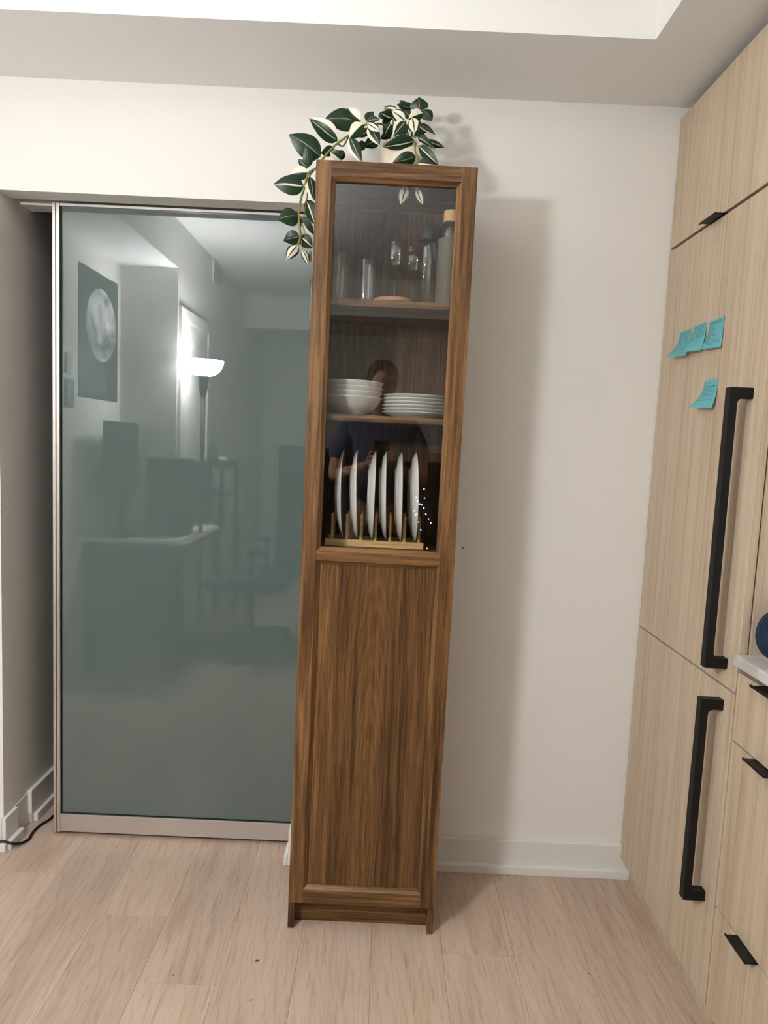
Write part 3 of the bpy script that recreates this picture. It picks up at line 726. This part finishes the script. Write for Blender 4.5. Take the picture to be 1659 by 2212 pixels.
MB().loft([rr_loop(c0.x,c0.y,.20,.20,.40,.08), rr_loop(c0.x,c0.y,.25,.245,.42,.1), rr_loop(c0.x,c0.y,.255,.25,.46,.1), rr_loop(c0.x,c0.y,.24,.235,.49,.1)]).build('seat', DKW, oc, True)
bk = MB().loft([[(c0.x+.235+.05*q+.012*math.cos(s_)*3, c0.y+w_*math.cos(th), .56+.62*q) if False else (c0.x+.245+.06*q+(.022 if s_ else -.022), c0.y+yy, .58+.52*q) for s_, yy in ((0,-.2), (0,-.07), (0,.07), (0,.2), (1,.2), (1,.07), (1,-.07), (1,-.2))] for q in (0,.1,.3,.5,.7,.9,1)])
bk.build('backrest', DKW, oc, bevel=.012)
B(c0.x+.20, c0.x+.26, c0.y-.03, c0.y+.03, .40, .62).build('back_support', BLACK, oc, bevel=.004)
for s in (-1, 1):
    MB().tube([(c0.x+.05, c0.y+s*.262, .44), (c0.x+.05, c0.y+s*.29, .60), (c0.x+.05, c0.y+s*.29, .66)], .014, 10).build('armrest_post', BLACK, oc, True)
    B(c0.x-.08, c0.x+.16, c0.y+s*.29-.035, c0.y+s*.29+.035, .662, .69).build('armrest', DKW, oc, bevel=.008)

# moon poster on the left wall
MOON = mat('moon_print', (.03,.03,.035,1), .55, spec=.3); t = NT(MOON)
g = t.n('ShaderNodeNewGeometry').outputs['Position']
sp = t.n('ShaderNodeSeparateXYZ'); t.l(g, sp.inputs[0])
dy = t.math('SUBTRACT', sp.outputs['Y'], -1.715); dz = t.math('SUBTRACT', sp.outputs['Z'], 1.935)
rad = t.math('SQRT', t.math('ADD', t.math('MULTIPLY', dy, dy), t.math('MULTIPLY', dz, dz)))
inside = t.math('LESS_THAN', rad, .202)
sur = t.ramp(t.noise(g, 9, 6, .6), [(.38, lin(90,90,94)), (.52, lin(170,170,172)), (.7, lin(225,224,222))])
t.l(t.mix(inside, lin(40,41,44), sur), t.p.inputs['Base Color'])
po = thing('moon_poster', (X0+.004, -1.68, 1.52), 'dark poster of a full moon hanging on the left wall', 'poster')
B(X0+.0008, X0+.003, -1.945, -1.42, 1.52, 2.215).build('print', MOON, po)
TXT = mat('poster_small_print', lin(120,120,120), .6)
mb = MB()
for i in range(9):
    w_ = .16 if i else .10
    mb.box(X0+.0031, X0+.0034, -1.715-w_/2*random.uniform(.8,1), -1.715+w_/2*random.uniform(.8,1), 1.690-.016*i, 1.694-.016*i)
mb.build('caption_lines', TXT, po)
# small frames and a cloth on the left wall
for i, (ya, yb, za, zb, c, lab) in enumerate(((-1.24,-1.10,1.62,2.26,(54,58,60),'dark printed poster on the left wall by the room corner'), (-1.335,-1.275,1.63,1.73,(190,188,180),'small white framed print beside the moon poster'), (-1.36,-1.27,1.46,1.60,(120,124,122),'small grey print below the white framed print'))):
    r_ = thing('wall_print', (X0+.006, (ya+yb)/2, za), lab, 'print')
    B(X0+.0008, X0+.008, ya, yb, za, zb).build('frame', mat('print_frame', lin(*c), .6), r_); B(X0+.0081, X0+.0088, ya+.012, yb-.012, za+.012, zb-.02).build('picture', mat('print_picture', lin(84,88,90), .5), r_)
# vent and door on the stepped wall
vt = thing('air_vent', (X1+.006, -2.95, 2.44), 'white wall air vent grille high on the stepped wall', 'air vent')
mb = MB(); mb.box(X1+.0005, X1+.01, -3.11, -2.79, 2.44, 2.46).box(X1+.0005, X1+.01, -3.11, -2.79, 2.585, 2.605).box(X1+.0005, X1+.01, -3.11, -3.09, 2.46, 2.585).box(X1+.0005, X1+.01, -2.81, -2.79, 2.46, 2.585)
mb.build('frame', TRIM, vt)
B(X1+.0004, X1+.001, -3.09, -2.81, 2.46, 2.585).build('backing', DARK, vt)
for i in range(8): B(X1+.002, X1+.008, -3.089, -2.811, 2.466+.0148*i, 2.472+.0148*i).build('slat', TRIM, vt)
d2 = thing('door_2', (X1+.02, -2.35, 0), kind='structure')
B(X1+.0005, X1+.012, -2.65, -2.08, .005, 2.05).build('slab', TRIM, d2)
B(X1+.012, X1+.016, -2.57, -2.16, 1.12, 1.95).build('upper_panel', TRIM, d2, bevel=.003); B(X1+.012, X1+.016, -2.57, -2.16, .2, .98).build('lower_panel', TRIM, d2, bevel=.003)
mb = MB(); mb.box(X1+.0005, X1+.02, -2.72, -2.651, 0, 2.12).box(X1+.0005, X1+.02, -2.079, -2.01, 0, 2.12).box(X1+.0005, X1+.02, -2.651, -2.079, 2.051, 2.12)
mb.build('casing', TRIM, d2)
MB().tube([(X1+.012,-2.60,1.0), (X1+.05,-2.60,1.0), (X1+.055,-2.52,1.0)], .008, 10).build('lever_handle', ALU, d2, True)

# ------------------------------------------------------------------ person with a phone behind the lens
SKIN = mat('skin', lin(186,140,112), .5, spec=.3); SHIRT = mat('slate_blue_cotton', lin(66,78,98), .9, spec=.1); TROU = mat('charcoal_trousers', lin(44,44,50), .9, spec=.1); HAIR = mat('dark_brown_hair', lin(34,26,22), .6)
PX, PYY = -.02, -2.50
per = thing('person', (PX, PYY, 0), 'person in a slate blue T-shirt holding up a phone with both hands', 'person')
def skin_mesh(name, verts, edges, mt, sub=2, root=0):
    o0 = wloc(per)
    me = bpy.data.meshes.new(name); me.from_pydata([(v[0]-o0.x, v[1]-o0.y, v[2]-o0.z) for v in verts], edges, [])
    me.skin_vertices.new() if hasattr(me.skin_vertices, 'new') and len(me.skin_vertices) == 0 else None
    ob = bpy.data.objects.new(name, me); COL.objects.link(ob); ob.parent = per; me.materials.append(mt)
    ob.modifiers.new('skin', 'SKIN'); ob.modifiers.new('sub', 'SUBSURF').levels = sub
    ob.modifiers['sub'].render_levels = sub
    ob.modifiers['skin'].use_smooth_shade = True
    sv = me.skin_vertices[0].data
    for i, v in enumerate(verts):
        r = v[3] if len(v) == 4 else None
        sv[i].radius = (v[3], v[4] if len(v) > 4 else v[3]); sv[i].use_root = (i == root)
    return ob
V = []; E_ = []
def ch(pts, start=None):
    prev = start
    for p in pts:
        V.append(p); i = len(V)-1
        if prev is not None: E_.append((prev, i))
        prev = i
    return prev
pel = ch([(PX, PYY, .95, .155, .11)])
chest = ch([(PX, PYY, 1.10, .140, .10), (PX, PYY+.005, 1.26, .15, .11), (PX, PYY, 1.40, .155, .10)], pel)
neck = ch([(PX, PYY, 1.475, .075, .07), (PX, PYY+.01, 1.535, .056, .056), (PX, PYY+.02, 1.60, .068, .075), (PX, PYY+.025, 1.665, .076, .095), (PX, PYY+.02, 1.73, .07, .088), (PX, PYY+.015, 1.765, .04, .05)], chest)
PH = Vector((CAM.x-.022, CAM.y-.013, CAM.z-.052))        # phone centre
hands = {}
for s in (-1, 1):
    sh = ch([(PX+s*.165, PYY, 1.42, .062), (PX+s*.225, PYY+.02, 1.30, .052), (PX+s*.25, PYY+.06, 1.14, .044), (PX+s*.19, PYY+.18, 1.17, .038), (PH.x+s*.085, PH.y-.10, PH.z-.07, .027)], chest)
    palm = ch([(PH.x+s*.062, PH.y-.045, PH.z-.052, .030, .018), (PH.x+s*.054, PH.y-.022, PH.z-.030, .026, .014)], sh)
    for k in range(4):
        zz = PH.z-.062+.024*k
        ch([(PH.x+s*.049, PH.y-.002, zz+.002, .0085), (PH.x+s*.046, PH.y+.0145, zz+.004, .0078), (PH.x+s*(.026-.003*abs(k-2)), PH.y+.0175, zz+.006, .0072)], palm) if False else ch([(PH.x+s*.0515, PH.y+.004, zz, .0085), (PH.x+s*.047, PH.y+.0165, zz+.002, .0078), (PH.x+s*(.030+.003*abs(k-2)), PH.y+.0175, zz+.003, .007)], palm)
    ch([(PH.x+s*.050, PH.y-.026, PH.z-.048, .011), (PH.x+s*.036, PH.y-.022, PH.z-.030, .0095), (PH.x+s*.024, PH.y-.0195, PH.z-.012, .008)], palm-1)
for s in (-1, 1):
    ch([(PX+s*.095, PYY, .86, .085), (PX+s*.10, PYY+.01, .50, .058), (PX+s*.105, PYY-.015, .30, .052), (PX+s*.105, PYY-.02, .09, .037), (PX+s*.108, PYY+.03, .047, .038), (PX+s*.112, PYY+.12, .036, .034)], pel)
skin_mesh('body', V, E_, SKIN)
V = []; E_ = []
pel = ch([(PX, PYY, .93, .170, .125)])
chest = ch([(PX, PYY, 1.10, .158, .118), (PX, PYY+.005, 1.27, .168, .126), (PX, PYY, 1.41, .170, .112), (PX, PYY, 1.475, .095, .08)], pel)
for s in (-1, 1): ch([(PX+s*.17, PYY, 1.425, .075), (PX+s*.222, PYY+.018, 1.315, .072), (PX+s*.24, PYY+.04, 1.22, .068)], chest-1)
skin_mesh('t_shirt', V, E_, SHIRT)
V = []; E_ = []
pel = ch([(PX, PYY, .97, .150, .115), (PX, PYY, .92, .165, .122)]); 
for s in (-1, 1): ch([(PX+s*.095, PYY, .84, .098), (PX+s*.10, PYY+.008, .50, .075), (PX+s*.105, PYY-.015, .30, .068), (PX+s*.105, PYY-.02, .12, .06)], pel)
skin_mesh('trousers', V, E_, TROU)
hb = MB().lathe([(.0,.125), (.05,.115), (.082,.075), (.092,.03), (.088,-.01), (.07,-.045)], (PX, PYY+.0, 1.69), 28)
hb.build('hair', HAIR, per, True)
for s in (-1, 1): MB().lathe([(0,-.009), (.007,-.006), (.009,0), (.007,.006), (0,.009)], (PX+s*.032, PYY+.106, 1.672), 14).build('eye', mat('eye_dark', (.02,.015,.012,1), .3), per, True)
MB().loft([rr_loop(PX, PYY+.113, .006, .006, 1.672, .004), rr_loop(PX, PYY+.122, .011, .012, 1.635, .007), rr_loop(PX, PYY+.116, .014, .008, 1.625, .006)]).build('nose', SKIN, per, True)
MB().tube([(PX-.024, PYY+.098, 1.596), (PX, PYY+.108, 1.594), (PX+.024, PYY+.098, 1.596)], [.002,.006,.002], 10).build('mouth', mat('lips', lin(150,92,84), .5), per, True)
for s in (-1, 1): MB().lathe([(0,-.004), (.014,-.003), (.017,.002), (.010,.004), (0,.002)], (PX+s*.079, PYY+.01, 1.665), 16, 'x').build('ear', SKIN, per, True)
ph = thing('phone', (PH.x, PH.y, PH.z-.074), 'black smartphone held up in both hands', 'phone')
B(PH.x-.036, PH.x+.036, PH.y-.0085, PH.y, PH.z-.0735, PH.z+.0735).build('body', mat('phone_black_glass', (.01,.01,.012,1), .12), ph, bevel=.003)
mb = MB()
for dx, dz in ((.022, .052), (.022, .030)): mb.lathe([(0,0), (.007,0), (.0075,.0012), (.006,.0022), (0,.0015)], (PH.x+dx, PH.y+.0002, PH.z+dz), 20, 'y')
mb.build('lens_pair', BLACK, ph, 'auto')

# added charcoal cabinet against the far wall, invented to darken the glass reflection
CHAR = mat('charcoal_laminate', lin(34,33,34), .6, spec=.2)
sb = thing('added_dark_cabinet', (-.1, YF+.21, 0), 'added charcoal cabinet with three doors at the far wall, invented to darken the glass reflection', 'cabinet')
B(-1.05, .85, YF+.005, YF+.38, .06, 1.28).build('body', CHAR, sb, bevel=.003)
B(-1.02, .82, YF+.01, YF+.34, 0, .06).build('plinth', DARK, sb)
for k in range(3): B(-1.045+k*.632, -1.045+k*.632+.626, YF+.3805, YF+.398, .07, 1.27).build('door', CHAR, sb, bevel=.002)

# fairy lights hanging down the front of the added charcoal cabinet
FC = [((1,1,1), 'w'), ((.2,.9,1), 'c'), ((1,.25,.15), 'r'), ((1,.8,.5), 'y')]
FM_ = []
for c, n in FC:
    m = bpy.data.materials.new('fairy_bulb_'+{'w': 'white', 'c': 'cyan', 'r': 'red', 'y': 'amber'}[n]); m.use_nodes = True
    p = m.node_tree.nodes['Principled BSDF']; p.inputs['Emission Color'].default_value = (*c, 1); p.inputs['Emission Strength'].default_value = 90; FM_.append(m)
def mirror_far(x, y, Y=YF+.413, G=CYF-.006):
    d = ray(x, y); k = (2*G-Y-CAM.y)/d.y; p = CAM+d*k; return Vector((p.x, Y, p.z))
spots = [(916,1057),(899,1075),(902,1083),(906,1089),(911,1091),(917,1076),(916,1098),(920,1111),(926,1121),(931,1130),(895,1104),(898,1112),(904,1128),(909,1145),(923,1185)]
fr_ = thing('fairy_light_string', mirror_far(912, 1185), 'string of tiny coloured fairy lights hanging down the added charcoal cabinet', 'fairy lights')
pts = sorted([mirror_far(*s) for s in spots], key=lambda p: -p.z)
MB().tube([pts[0]+Vector((0,-.008,.1))]+[p+Vector((0,-.006,0)) for p in pts], .0012, 5).build('wire', mat('copper_wire', lin(120,80,50), .4, .8), fr_, True)
for i, p in enumerate(pts):
    MB().lathe([(0,-.006), (.005,-.002), (.005,.003), (0,.007)], tuple(p), 8).build('bulb', FM_[(i*5) % 4 if i % 3 else 0], fr_, True)
